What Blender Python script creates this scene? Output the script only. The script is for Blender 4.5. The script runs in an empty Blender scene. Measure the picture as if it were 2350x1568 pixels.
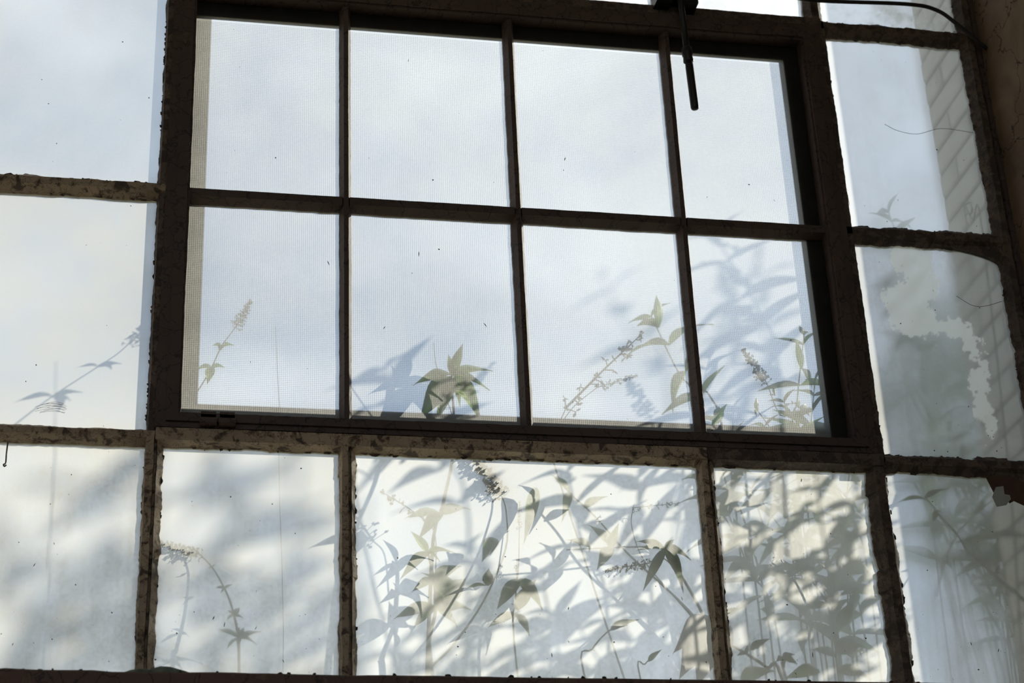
import bpy, bmesh, math, random
from mathutils import Vector, Matrix, Quaternion, noise as mnoise

random.seed(7)
sc = bpy.context.scene
COL = sc.collection

# ------------------------------------------------------------------ camera, sky, sun, exposure
CAM_H, CAM_D = 1.5, 3.8          # eye height, distance to the glass plane (y = 0, outside is +y)
yaw, pitch, roll = 0.2053084, 0.4668803, -0.0462891
fwd = Vector((math.sin(yaw)*math.cos(pitch), math.cos(yaw)*math.cos(pitch), math.sin(pitch)))
r0 = Vector((math.cos(yaw), -math.sin(yaw), 0)); u0 = r0.cross(fwd)
rt = r0*math.cos(roll) + u0*math.sin(roll); up = -r0*math.sin(roll) + u0*math.cos(roll)
cd = bpy.data.cameras.new('camera'); cam = bpy.data.objects.new('camera', cd); COL.objects.link(cam)
cam.matrix_world = Matrix(((rt.x, up.x, -fwd.x, 0), (rt.y, up.y, -fwd.y, -CAM_D), (rt.z, up.z, -fwd.z, CAM_H), (0, 0, 0, 1)))
cd.sensor_width = 36; cd.lens = 4360.167/2350*36; cd.clip_start = 0.05; cd.clip_end = 500
cd.dof.use_dof = True; cd.dof.focus_distance = 4.35; cd.dof.aperture_fstop = 3.5
sc.camera = cam

SUN_DIR = Vector((1.2, 1.0, 0.78)).normalized()
w = bpy.data.worlds.new('sky'); sc.world = w; w.use_nodes = True
nt = w.node_tree; nt.nodes.clear()
def N(t, kind, **kw):
    n = t.nodes.new(kind)
    for k, v in kw.items(): setattr(n, k, v)
    return n
out = N(nt, 'ShaderNodeOutputWorld'); bg = N(nt, 'ShaderNodeBackground')
sky = N(nt, 'ShaderNodeTexSky', sky_type='NISHITA'); sky.sun_disc = False
sky.sun_elevation = math.asin(SUN_DIR.z); sky.sun_rotation = math.atan2(SUN_DIR.x, SUN_DIR.y)
sky.air_density = 1.0; sky.dust_density = .5; sky.ozone_density = 1.5
tc = N(nt, 'ShaderNodeTexCoord'); mp = N(nt, 'ShaderNodeMapping'); mp.inputs['Scale'].default_value = (1, 1, 1.7)
nz = N(nt, 'ShaderNodeTexNoise'); nz.inputs['Scale'].default_value = 4.5; nz.inputs['Detail'].default_value = 6; nz.inputs['Distortion'].default_value = .4
cr = N(nt, 'ShaderNodeValToRGB'); cr.color_ramp.elements[0].position = .36; cr.color_ramp.elements[1].position = .62
cr.color_ramp.elements[0].color = (.14, .14, .14, 1); cr.color_ramp.elements[1].color = (.72, .72, .72, 1)
sm = N(nt, 'ShaderNodeMix', data_type='RGBA', blend_type='MULTIPLY'); sm.inputs['Factor'].default_value = 1
sm.inputs['B'].default_value = (.085, .085, .085, 1)
mx = N(nt, 'ShaderNodeMix', data_type='RGBA'); mx.inputs['B'].default_value = (.86, .91, .97, 1)
L = nt.links.new
L(tc.outputs['Generated'], mp.inputs['Vector']); L(mp.outputs['Vector'], nz.inputs['Vector']); L(nz.outputs['Fac'], cr.inputs['Fac'])
L(sky.outputs['Color'], sm.inputs['A']); L(sm.outputs['Result'], mx.inputs['A']); L(cr.outputs['Color'], mx.inputs['Factor'])
L(mx.outputs['Result'], bg.inputs['Color']); L(bg.outputs['Background'], out.inputs['Surface']); bg.inputs['Strength'].default_value = 1.40

sd = bpy.data.lights.new('sun', 'SUN'); sd.energy = 7.0; sd.angle = math.radians(.6); sd.color = (1, .91, .75)
sun = bpy.data.objects.new('sun', sd); COL.objects.link(sun); sun.location = SUN_DIR*20
sun.rotation_euler = SUN_DIR.to_track_quat('Z', 'Y').to_euler()

vs = sc.view_settings
vs.view_transform = 'Standard'; vs.look = 'None'; vs.gamma = 1; vs.exposure = 0.0; vs.use_curve_mapping = False
sc.cycles.transparent_max_bounces = 32; sc.cycles.max_bounces = 10; sc.cycles.diffuse_bounces = 5; sc.cycles.transmission_bounces = 8
sc.cycles.caustics_reflective = False; sc.cycles.caustics_refractive = False

# ------------------------------------------------------------------ helpers
def link(name, me, mat=None, parent=None, kind=None):
    o = bpy.data.objects.new(name, me); COL.objects.link(o)
    if mat is not None and me is not None and not me.materials:
        for m in (mat if isinstance(mat, (list, tuple)) else [mat]): me.materials.append(m)
    if parent is not None: o.parent = parent
    if kind: o['kind'] = kind
    return o
def empty(name, loc=(0, 0, 0)):
    o = bpy.data.objects.new(name, None); COL.objects.link(o); o.location = loc; o.empty_display_size = .1
    return o
def tag(o, label, cat, group=None, kind=None):
    o['label'] = label; o['category'] = cat
    if group: o['group'] = group
    if kind: o['kind'] = kind
    return o
def mesh(name, vs_, fs, smooth=False):
    me = bpy.data.meshes.new(name); me.from_pydata([tuple(v) for v in vs_], [], fs); me.update()
    if smooth: me.polygons.foreach_set('use_smooth', [True]*len(me.polygons))
    return me
class MB:
    def __init__(s): s.v = []; s.f = []
    def add(s, vs_, fs):
        b = len(s.v); s.v += [tuple(v) for v in vs_]; s.f += [tuple(i+b for i in f) for f in fs]
    def box(s, x0, x1, y0, y1, z0, z1):
        s.add([(x, y, z) for x in (x0, x1) for y in (y0, y1) for z in (z0, z1)],
              [(0,1,3,2),(4,6,7,5),(0,4,5,1),(2,3,7,6),(0,2,6,4),(1,5,7,3)])
    def tube(s, pts, rad, n=6, caps=True):
        pts = [Vector(p) for p in pts]; rr = rad if isinstance(rad, (list, tuple)) else [rad]*len(pts)
        ref = Vector((.31, .17, .93)); vv = []; ff = []
        for i, p in enumerate(pts):
            t = (pts[min(i+1, len(pts)-1)] - pts[max(i-1, 0)]).normalized()
            a = t.cross(ref); a = a.normalized() if a.length > .05 else t.orthogonal().normalized()
            b = t.cross(a)
            for k in range(n):
                th = 2*math.pi*k/n; vv.append(p + (a*math.cos(th) + b*math.sin(th))*rr[i])
        for i in range(len(pts)-1):
            for k in range(n):
                k2 = (k+1) % n; ff.append((i*n+k, i*n+k2, (i+1)*n+k2, (i+1)*n+k))
        if caps:
            ff.append(tuple(range(n-1, -1, -1))); ff.append(tuple((len(pts)-1)*n+k for k in range(n)))
        s.add(vv, ff)
    def blob(s, c, rx, ry, rz, rnd=.25, n=6, m=4):
        vv = [(c[0], c[1], c[2]-rz)]
        for i in range(1, m):
            ph = math.pi*i/m - math.pi/2
            for k in range(n):
                th = 2*math.pi*k/n; q = 1 + random.uniform(-rnd, rnd)
                vv.append((c[0]+rx*q*math.cos(ph)*math.cos(th), c[1]+ry*q*math.cos(ph)*math.sin(th), c[2]+rz*q*math.sin(ph)))
        vv.append((c[0], c[1], c[2]+rz)); ff = []
        for k in range(n):
            k2 = (k+1) % n
            ff.append((0, 1+k2, 1+k)); ff.append((len(vv)-1, 1+(m-2)*n+k, 1+(m-2)*n+k2))
            for i in range(m-2): ff.append((1+i*n+k, 1+i*n+k2, 1+(i+1)*n+k2, 1+(i+1)*n+k))
        s.add(vv, ff)
    def mesh(s, name, smooth=False): return mesh(name, s.v, s.f, smooth)
    def build(s, name, mat, parent=None, kind=None, smooth=False): return link(name, s.mesh(name, smooth), mat, parent, kind)
def spline(pts, n=6):
    P = [Vector(p) for p in pts]; P = [P[0]*2-P[1]] + P + [P[-1]*2-P[-2]]; o = []
    for i in range(1, len(P)-2):
        a, b, c, d = P[i-1:i+3]
        for k in range(n):
            t = k/n; o.append(.5*((2*b)+(c-a)*t+(2*a-5*b+4*c-d)*t*t+(3*b-a-3*c+d)*t**3))
    o.append(P[-2]); return o

# ------------------------------------------------------------------ materials
def mat(name):
    m = bpy.data.materials.new(name); m.use_nodes = True; t = m.node_tree; t.nodes.clear()
    return m, t, N(t, 'ShaderNodeOutputMaterial')
def ramp(t, p0, c0, p1, c1):
    r = N(t, 'ShaderNodeValToRGB'); e = r.color_ramp.elements
    e[0].position = p0; e[0].color = (*c0, 1); e[1].position = p1; e[1].color = (*c1, 1); return r
def noise(t, scale, detail=5, dist=0, vec=None, rough=.55):
    n = N(t, 'ShaderNodeTexNoise'); n.inputs['Scale'].default_value = scale; n.inputs['Detail'].default_value = detail
    n.inputs['Distortion'].default_value = dist; n.inputs['Roughness'].default_value = rough
    if vec is not None: t.links.new(vec, n.inputs['Vector'])
    return n
def m_old_paint(name, paint, paint2, rust, cover, scale=1.0):
    """flaking paint over rusty steel or dark wood, with a fine crackle"""
    m, t, o = mat(name); b = N(t, 'ShaderNodeBsdfPrincipled'); b.inputs['Roughness'].default_value = .7
    tc = N(t, 'ShaderNodeTexCoord'); v = tc.outputs['Object']; L = t.links.new
    n1 = noise(t, 34*scale, 8, .6, v, .65); n2 = noise(t, 9*scale, 4, .2, v)
    cov = ramp(t, 1-cover-.04, (0, 0, 0), 1-cover+.04, (1, 1, 1)); L(n1.outputs['Fac'], cov.inputs['Fac'])
    pc = ramp(t, .35, paint2, .65, paint); L(n2.outputs['Fac'], pc.inputs['Fac'])
    vo = N(t, 'ShaderNodeTexVoronoi', feature='DISTANCE_TO_EDGE'); vo.inputs['Scale'].default_value = 30*scale
    wn = noise(t, 25*scale, 4, 0, v); mv = N(t, 'ShaderNodeMix', data_type='RGBA', blend_type='LINEAR_LIGHT'); mv.inputs['Factor'].default_value = .05
    L(v, mv.inputs['A']); L(wn.outputs['Color'], mv.inputs['B']); L(mv.outputs['Result'], vo.inputs['Vector'])
    ck = ramp(t, .008, (.35, .35, .35), .03, (1, 1, 1)); L(vo.outputs['Distance'], ck.inputs['Fac'])
    mc = N(t, 'ShaderNodeMix', data_type='RGBA', blend_type='MULTIPLY'); mc.inputs['Factor'].default_value = 1
    L(pc.outputs['Color'], mc.inputs['A']); L(ck.outputs['Color'], mc.inputs['B'])
    mx = N(t, 'ShaderNodeMix', data_type='RGBA'); mx.inputs['A'].default_value = (*rust, 1)
    L(cov.outputs['Color'], mx.inputs['Factor']); L(mc.outputs['Result'], mx.inputs['B']); L(mx.outputs['Result'], b.inputs['Base Color'])
    bp = N(t, 'ShaderNodeBump'); bp.inputs['Strength'].default_value = .6; bp.inputs['Distance'].default_value = .002
    ad = N(t, 'ShaderNodeMath', operation='ADD'); L(cov.outputs['Color'], ad.inputs[0]); L(n1.outputs['Fac'], ad.inputs[1])
    L(ad.outputs[0], bp.inputs['Height']); L(bp.outputs['Normal'], b.inputs['Normal']); L(b.outputs[0], o.inputs['Surface'])
    return m
M_CREAM = m_old_paint('flaking cream paint', (.42, .32, .215), (.30, .225, .15), (.075, .05, .035), .57)
M_BROWN = m_old_paint('flaking brown paint and rail shade', (.15, .105, .078), (.10, .07, .052), (.055, .036, .027), .52)
M_SASH = m_old_paint('dark sash paint', (.085, .054, .042), (.062, .038, .03), (.10, .072, .055), .66, .6)
M_SILL = m_old_paint('dark stained sill', (.12, .065, .045), (.08, .045, .033), (.16, .11, .08), .6, .5)
M_CASING_SHADE = m_old_paint('dark casing shade', (.035, .025, .02), (.025, .018, .014), (.05, .035, .025), .6)  # shade along the vent's top and right edges, put into the colour
M_OUTER = m_old_paint('weathered outer frame', (.11, .10, .085), (.065, .058, .05), (.035, .028, .024), .55)

def m_plain(name, c, rough=.6, metal=0, c2=None, scale=20):
    m, t, o = mat(name); b = N(t, 'ShaderNodeBsdfPrincipled'); b.inputs['Roughness'].default_value = rough; b.inputs['Metallic'].default_value = metal
    tc = N(t, 'ShaderNodeTexCoord'); n = noise(t, scale, 5, 0, tc.outputs['Object'])
    r = ramp(t, .3, c2 or tuple(x*.7 for x in c), .7, c); t.links.new(n.outputs['Fac'], r.inputs['Fac'])
    t.links.new(r.outputs['Color'], b.inputs['Base Color']); t.links.new(b.outputs[0], o.inputs['Surface']); return m
M_IRON = m_plain('black iron', (.022, .021, .021), .5, .4)
M_CABLE = m_plain('black cable sheath', (.015, .013, .012), .6)
M_RUST = m_plain('rust', (.10, .05, .028), .8, 0, (.05, .028, .02))
M_SPECK = m_plain('dark dirt', (.035, .028, .022), .9)
M_WALL = m_plain('room wall plaster', (.72, .60, .46), .9, 0, (.60, .49, .37), 3)
M_FLOOR = m_plain('concrete floor', (.50, .41, .31), .9, 0, (.40, .33, .25), 4)
M_GROUND = m_plain('dry yard ground', (.30, .27, .20), .95, 0, (.18, .18, .10), 2)
M_BRICK = m_plain('pale weathered brick', (.70, .69, .67), .9, 0, (.55, .53, .51), 25)
M_MORTAR = m_plain('dark mortar', (.10, .095, .09), .95)
M_WEB = m_plain('cobweb', (.10, .09, .08), .9)
M_MESHSCR = m_plain('screen wire', (.42, .41, .39), .5, .3)
M_STONE = m_plain('mossy mortar lump', (.20, .24, .19), .95, 0, (.08, .09, .07), 40)
M_PAPER = m_plain('pale plastic tab', (.42, .43, .40), .7)
M_STRAW = m_plain('straw', (.42, .30, .15), .8)

def m_plaster():
    m, t, o = mat('cracked stained plaster'); b = N(t, 'ShaderNodeBsdfPrincipled'); b.inputs['Roughness'].default_value = .9
    tc = N(t, 'ShaderNodeTexCoord'); v = tc.outputs['Object']; L = t.links.new
    n1 = noise(t, 5, 6, .5, v); n2 = noise(t, 8, 6, 0, v)
    c = ramp(t, .33, (.14, .095, .06), .68, (.33, .24, .16)); L(n1.outputs['Fac'], c.inputs['Fac'])
    mv = N(t, 'ShaderNodeMix', data_type='RGBA', blend_type='LINEAR_LIGHT'); mv.inputs['Factor'].default_value = .14
    L(v, mv.inputs['A']); L(n2.outputs['Color'], mv.inputs['B'])
    vo = N(t, 'ShaderNodeTexVoronoi', feature='DISTANCE_TO_EDGE'); vo.inputs['Scale'].default_value = 5.5; L(mv.outputs['Result'], vo.inputs['Vector'])
    ck = ramp(t, .003, (.25, .25, .25), .014, (1, 1, 1)); L(vo.outputs['Distance'], ck.inputs['Fac'])
    mc = N(t, 'ShaderNodeMix', data_type='RGBA', blend_type='MULTIPLY'); mc.inputs['Factor'].default_value = 1
    L(c.outputs['Color'], mc.inputs['A']); L(ck.outputs['Color'], mc.inputs['B']); L(mc.outputs['Result'], b.inputs['Base Color'])
    bp = N(t, 'ShaderNodeBump'); bp.inputs['Strength'].default_value = .7; bp.inputs['Distance'].default_value = .006
    ad = N(t, 'ShaderNodeMath', operation='ADD'); L(ck.outputs['Color'], ad.inputs[0]); L(n1.outputs['Fac'], ad.inputs[1])
    L(ad.outputs[0], bp.inputs['Height']); L(bp.outputs['Normal'], b.inputs['Normal']); L(b.outputs[0], o.inputs['Surface']); return m
M_PLASTER = m_plaster()

def m_dirty():
    """outer face of a pane: a coat of limewash and dust (translucent) of varying thickness on clear glass"""
    m, t, o = mat('dusty glass'); L = t.links.new
    tc = N(t, 'ShaderNodeTexCoord'); v = tc.outputs['Object']
    at = N(t, 'ShaderNodeAttribute', attribute_name='dirt')
    n1 = noise(t, 7, 6, .3, v); n2 = noise(t, 160, 3, 0, v)
    mp = N(t, 'ShaderNodeMapping'); mp.inputs['Scale'].default_value = (60, 1, 3.5); L(v, mp.inputs['Vector'])
    n3 = noise(t, 1, 3, 0, mp.outputs['Vector'])                       # run-off streaks
    def mad(src, k, c):
        q = N(t, 'ShaderNodeMath', operation='MULTIPLY_ADD'); L(src, q.inputs[0]); q.inputs[1].default_value = k; q.inputs[2].default_value = c; return q.outputs[0]
    a = mad(n1.outputs['Fac'], .5, .75-.0); b_ = mad(n2.outputs['Fac'], .34, -.17); c = mad(n3.outputs['Fac'], .22, -.11)
    mu = N(t, 'ShaderNodeMath', operation='MULTIPLY'); L(at.outputs['Fac'], mu.inputs[0]); L(a, mu.inputs[1])
    sb = N(t, 'ShaderNodeMath', operation='ADD'); L(b_, sb.inputs[0]); L(c, sb.inputs[1])
    sb2 = N(t, 'ShaderNodeMath', operation='MULTIPLY'); L(sb.outputs[0], sb2.inputs[0]); L(at.outputs['Fac'], sb2.inputs[1])
    fa = N(t, 'ShaderNodeMath', operation='ADD', use_clamp=True); L(mu.outputs[0], fa.inputs[0]); L(sb2.outputs[0], fa.inputs[1])
    cl = N(t, 'ShaderNodeMath', operation='MINIMUM'); L(fa.outputs[0], cl.inputs[0]); cl.inputs[1].default_value = .93
    tr = N(t, 'ShaderNodeBsdfTransparent'); tr.inputs['Color'].default_value = (.93, .965, .97, 1)
    tl = N(t, 'ShaderNodeBsdfTranslucent'); to = N(t, 'ShaderNodeAttribute', attribute_name='tone'); tm = N(t, 'ShaderNodeMix', data_type='RGBA', blend_type='MULTIPLY'); tm.inputs['Factor'].default_value = 1
    tm.inputs['A'].default_value = (.82, .84, .825, 1); L(to.outputs['Fac'], tm.inputs['B']); L(tm.outputs['Result'], tl.inputs['Color'])
    rf = N(t, 'ShaderNodeBsdfRefraction', distribution='GGX'); rf.inputs['Color'].default_value = (.93, .965, .97, 1); rf.inputs['IOR'].default_value = 1.06; rf.inputs['Roughness'].default_value = .55
    fa_ = N(t, 'ShaderNodeAttribute', attribute_name='frost')
    m0 = N(t, 'ShaderNodeMixShader'); L(fa_.outputs['Fac'], m0.inputs[0]); L(tr.outputs[0], m0.inputs[1]); L(rf.outputs[0], m0.inputs[2])
    mx = N(t, 'ShaderNodeMixShader'); L(cl.outputs[0], mx.inputs[0]); L(m0.outputs[0], mx.inputs[1]); L(tl.outputs[0], mx.inputs[2])
    L(mx.outputs[0], o.inputs['Surface']); return m
M_DIRTY = m_dirty()
def m_clear():
    m, t, o = mat('clear glass'); L = t.links.new
    fr = N(t, 'ShaderNodeFresnel'); fr.inputs['IOR'].default_value = 1.3
    tr = N(t, 'ShaderNodeBsdfTransparent'); tr.inputs['Color'].default_value = (.98, .99, .99, 1)
    gl = N(t, 'ShaderNodeBsdfGlossy'); gl.inputs['Roughness'].default_value = .05
    mx = N(t, 'ShaderNodeMixShader'); L(fr.outputs[0], mx.inputs[0]); L(tr.outputs[0], mx.inputs[1]); L(gl.outputs[0], mx.inputs[2])
    L(mx.outputs[0], o.inputs['Surface']); return m
M_CLEAR = m_clear()

def m_leaf(name, c1, c2, tc_, tw=.5):
    m, t, o = mat(name); L = t.links.new
    oi = N(t, 'ShaderNodeObjectInfo'); r = ramp(t, 0, c1, 1, c2); L(oi.outputs['Random'], r.inputs['Fac'])
    b = N(t, 'ShaderNodeBsdfPrincipled'); b.inputs['Roughness'].default_value = .55; L(r.outputs['Color'], b.inputs['Base Color'])
    tl = N(t, 'ShaderNodeBsdfTranslucent'); tl.inputs['Color'].default_value = (*tc_, 1)
    mx = N(t, 'ShaderNodeMixShader'); mx.inputs[0].default_value = tw
    L(b.outputs[0], mx.inputs[1]); L(tl.outputs[0], mx.inputs[2]); L(mx.outputs[0], o.inputs['Surface']); return m
M_LEAF = m_leaf('green leaf', (.04, .085, .02), (.07, .13, .035), (.30, .46, .12), .55)
M_DRYLEAF = m_leaf('withered leaf', (.22, .13, .07), (.30, .19, .11), (.35, .20, .10), .4)
M_STEM = m_plain('olive stem', (.15, .15, .08), .8)
M_FLOWER = m_plain('faded flower', (.085, .062, .065), .9, 0, (.045, .033, .03), 60)

# ------------------------------------------------------------------ the room shell and the yard
X0, X1, Z0, Z1 = -3.28, 2.083, 2.645, 5.05      # window opening
YB = -5.4
b = MB(); b.box(-5.2, 3.4, YB-.2, .015, -.2, 0); b.build('floor', M_FLOOR, kind='structure')
b = MB(); b.box(-5.2, 3.4, YB-.2, .015, 6, 6.2); b.build('ceiling', M_WALL, kind='structure')
b = MB(); b.box(-5.2, -5, YB-.2, .015, 0, 6); b.build('wall_left', M_WALL, kind='structure')
b = MB(); b.box(-5, 2.083, YB-.2, YB, 0, 2.2); b.box(-5, 2.083, YB-.2, YB, 5.6, 6); b.box(-5, -4.6, YB-.2, YB, 2.2, 5.6); b.box(1.7, 2.083, YB-.2, YB, 2.2, 5.6)
b.build('wall_back', M_WALL, kind='structure')
w2 = empty('window_2_added', (0, YB, 2.2)); w2['kind'] = 'structure'  # unseen window behind the camera, added to light the bars
for k in range(10):
    xx = -4.6+.7*k; b = MB(); b.box(xx-.02, xx+.02, -.12, -.07, 0, 3.4); b.build('mullion', M_CREAM, w2)
for k in range(5):
    b = MB(); b.box(-4.6, 1.7, -.118, -.072, .85*k-.02, .85*k+.02); b.build('glazing_bar', M_CREAM, w2)
b = MB(); b.box(-.33, .33, -.003, .003, -.405, .405); pm = b.mesh('pane'); pm.materials.append(M_CLEAR)
for k in range(9):
    for j in range(4):
        o = link('pane', pm, None, w2); o.location = (-4.25+.7*k, -.095, .425+.85*j)
b = MB(); b.box(X1, 2.3, YB-.2, .0, 0, 6); b.build('wall_right', M_PLASTER, kind='structure')
b = MB()
b.box(-5, X0, -.12, .015, 0, 6); b.box(X0, X1, -.12, .015, 0, Z0-.035); b.box(X0, X1, -.12, .015, Z1, 6)
b.build('wall_front', M_WALL, kind='structure')
b = MB(); b.box(-60, 60, .015, 120, -.3, 0); b.box(-60, 60, -60, YB-.2, -.3, 0); b.build('ground', M_GROUND, kind='structure')
# brick wall outside, right of the window: its reveal shows through the right-hand panes
wo = empty('wall_outside', (X1+.001, 0, 0)); wo['kind'] = 'structure'
b = MB(); b.box(.006, 1.3, .016, .3535, 0, Z0-.02); b.box(.006, 1.3, .016, .351, Z0-.02, 6)
b.build('mortar', M_MORTAR, wo)
def brick_mesh(l, d, h, name):
    e = .004; vv = []
    for z, q in ((0, e), (e, 0), (h-e, 0), (h, e)):
        vv += [(0+q, q, z), (d, q, z), (d, l-q, z), (0+q, l-q, z)]
    ff = [(3, 2, 1, 0), (12, 13, 14, 15)]
    for i in range(3):
        for k in range(4): ff.append((i*4+k, i*4+(k+1) % 4, (i+1)*4+(k+1) % 4, (i+1)*4+k))
    return mesh(name, vv, ff)
bm_long = brick_mesh(.215, .1, .065, 'brick'); bm_half = brick_mesh(.1025, .1, .065, 'half_brick')
z = Z0-.01; k = 0
while z < 5.04:
    y = .018
    for bmh, l in (((bm_long, .215), (bm_half, .1025)) if k % 2 == 0 else ((bm_half, .1025), (bm_long, .215))):
        o = link('brick', bmh, M_BRICK, wo); o.location = (random.uniform(0, .003), y, z); y += l+.0115
    z += .0752; k += 1

# ------------------------------------------------------------------ the window
win = empty('window_1', (0, 0, 0)); win['kind'] = 'structure'
def rnd_walk(n, amp, p_chip=.06, chip=.006):
    o = []; x = 0; c = 0
    for i in range(n):
        x = x*.86 + random.uniform(-amp, amp)*.6
        c = c*.82
        if random.random() < p_chip*.6: c = random.uniform(-.5, .8)*chip
        o.append(x+c)
    return o
def bar(name, axis, c0, c1, a0, a1, mat_, parent, y_in=-.022, y_out=.012, inset=.30, amp=.0016, step=.005, chip=.005, pchip=.05, lip=-.003, groove=False):
    """a rolled steel bar with ragged putty: axis 'x' or 'z', across c0..c1, along a0..a1"""
    n = max(2, int((a1-a0)/step)); w_ = c1-c0; q = w_*inset
    r1, r2, r3, r4 = (rnd_walk(n+1, amp, pchip, chip), rnd_walk(n+1, amp, pchip, chip), rnd_walk(n+1, amp*.35, .01, chip*.4), rnd_walk(n+1, amp*.35, .01, chip*.4))
    vv = []; ff = []
    for i in range(n+1):
        a = a0 + (a1-a0)*i/n
        gm = c0+w_*.60+r3[i]
        for c, y in ((c0+q-r3[i], y_in), (gm-.0045, y_in), (gm-.003, y_in+.016), (gm+.0005, y_in+.016), (gm+.003, y_in+.004+r4[i]), (c1+r1[i], lip), (c1+r1[i]*.8, y_out), (c0-r2[i]*.8, y_out), (c0-r2[i], lip)) if groove else ((c0+q-r3[i], y_in), (c1-q+r4[i], y_in), (c1+r1[i], lip), (c1+r1[i]*.8, y_out), (c0-r2[i]*.8, y_out), (c0-r2[i], lip)):
            vv.append((c, y, a) if axis == 'z' else (a, y, c))
    m_ = 9 if groove else 6
    for i in range(n):
        for k in range(m_):
            f = (i*m_+k, i*m_+(k+1) % m_, (i+1)*m_+(k+1) % m_, (i+1)*m_+k); ff.append(f if axis == 'z' else f[::-1])
    e = tuple(range(m_-1, -1, -1)); g = tuple(n*m_+k for k in range(m_))
    ff += [e, g] if axis == 'z' else [e[::-1], g[::-1]]
    me = mesh(name, vv, ff); bmx = bmesh.new(); bmx.from_mesh(me); bmesh.ops.recalc_face_normals(bmx, faces=bmx.faces); bmx.to_mesh(me); bmx.free()
    return link(name, me, mat_, parent)
VX = {0: (-.021, .018), 1: (.395, .431), 2: (1.202, 1.240), 3: (1.604, 1.653), 4: (2.026, 2.084)}
RZ = {0: (2.640, 2.668), 1: (3.162, 3.200), 2: (3.774, 3.819), 3: (4.382, 4.432), 4: (5.005, 5.045)}
# uprights
LEFTS = [-.428-.404*k for k in range(8)]                # mullion centres, going left; columns out of the picture added for more light
for k, xc in enumerate(LEFTS): bar('mullion', 'z', xc-.018, xc+.018, 2.61, 5.05, M_CREAM, win, step=.005 if k < 1 else .02)
bar('mullion', 'z', *VX[0], 2.61, 3.18, M_CREAM, win, y_in=-.032, amp=.0018, groove=True, inset=.08)
bar('mullion', 'z', *VX[0], 3.18, 5.05, M_BROWN, win, y_in=-.020, y_out=.012, inset=.12)
bar('mullion', 'z', *VX[1], 2.61, 3.18, M_CREAM, win, y_in=-.032, amp=.0018, groove=True, inset=.08)
bar('mullion', 'z', *VX[2], 2.61, 3.18, M_CREAM, win, y_in=-.030, amp=.0018, groove=True, inset=.08)
bar('mullion', 'z', *VX[3], 2.61, 3.18, M_BROWN, win, y_in=-.028, amp=.003, chip=.010)
bar('mullion', 'z', *VX[3], 3.18, 4.42, M_BROWN, win, y_in=-.022, y_out=.055, inset=.12, amp=.003, chip=.010)
bar('mullion', 'z', *VX[3], 4.42, 5.05, M_BROWN, win)
bar('jamb', 'z', 2.026, 2.068, 2.61, 5.05, M_BROWN, win, y_in=-.028, amp=.003, chip=.009)
bar('jamb', 'z', 2.062, 2.088, 2.61, 5.05, M_SASH, win, y_in=-.014, amp=.002)
for k, (xa, xb) in enumerate(((.80, .836), (1.200, 1.238))):
    bar('mullion', 'z', xa, xb, 4.42, 5.05, M_BROWN, win)
bar('mullion', 'z', .395, .431, 4.42, 5.05, M_BROWN, win)
# rails
for k, xb in enumerate([-.001]+LEFTS[:-1]):
    for r in (1, 2, 3): bar('glazing_bar', 'x', *RZ[r], LEFTS[k], xb, M_CREAM, win, y_in=-.026, amp=.0016, chip=.005, step=.005 if k < 1 else .02)
bar('glazing_bar', 'x', 3.162, 3.200, 1.22, 1.64, M_BROWN, win, y_in=-.034, y_out=.010, inset=.12, amp=.0016, chip=.005)  # right end of the cream rail, its shadow painted in as brown
bar('glazing_bar', 'x', 3.162, 3.200, 0, 1.221, M_CREAM, win, y_in=-.034, y_out=.010, inset=.12, amp=.0016, chip=.005)
bar('glazing_bar', 'x', *RZ[3], 0, 1.64, M_BROWN, win, y_in=-.024, y_out=.055, inset=.12, amp=.002, chip=.008)
bar('glazing_bar', 'x', 3.163, 3.206, 1.63, 2.06, M_BROWN, win, amp=.003, chip=.009)
bar('glazing_bar', 'x', 3.770, 3.818, 1.63, 2.06, M_BROWN, win, amp=.003, chip=.009)
bar('glazing_bar', 'x', *RZ[3], 1.63, 2.06, M_BROWN, win, amp=.003, chip=.010)
bar('glazing_bar', 'x', *RZ[4], X0, 2.08, M_BROWN, win, step=.02)
bar('glazing_bar', 'x', 2.600, 2.625, X0, 2.08, M_BROWN, win, step=.02)
# putty fillets that round two corners of the right-hand panes
def fillet(name, c, dx, dz, mat_, n=10):
    f = []; k = []
    for i in range(n+1):
        t = math.pi/2*i/n
        f.append((c[0]+dx*(1-math.sin(t)), c[1]+dz*(1-math.cos(t))))
    pts = [(c[0], c[1])] + f
    vv = [(x, -.012, z_) for x, z_ in pts] + [(x, .006, z_) for x, z_ in pts]; m_ = len(pts)
    ff = [tuple(range(m_)), tuple(range(2*m_-1, m_-1, -1))] + [(i, i+m_, (i+1) % m_+m_, (i+1) % m_) for i in range(m_)]
    me = mesh(name, vv, ff); q = bmesh.new(); q.from_mesh(me); bmesh.ops.recalc_face_normals(q, faces=q.faces); q.to_mesh(me); q.free()
    return link(name, me, mat_, win)
fillet('corner_putty', (2.032, 3.776), -.24, -.055, M_BROWN)
fillet('corner_putty', (2.036, 3.170), -.17, -.075, M_BROWN)
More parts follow.
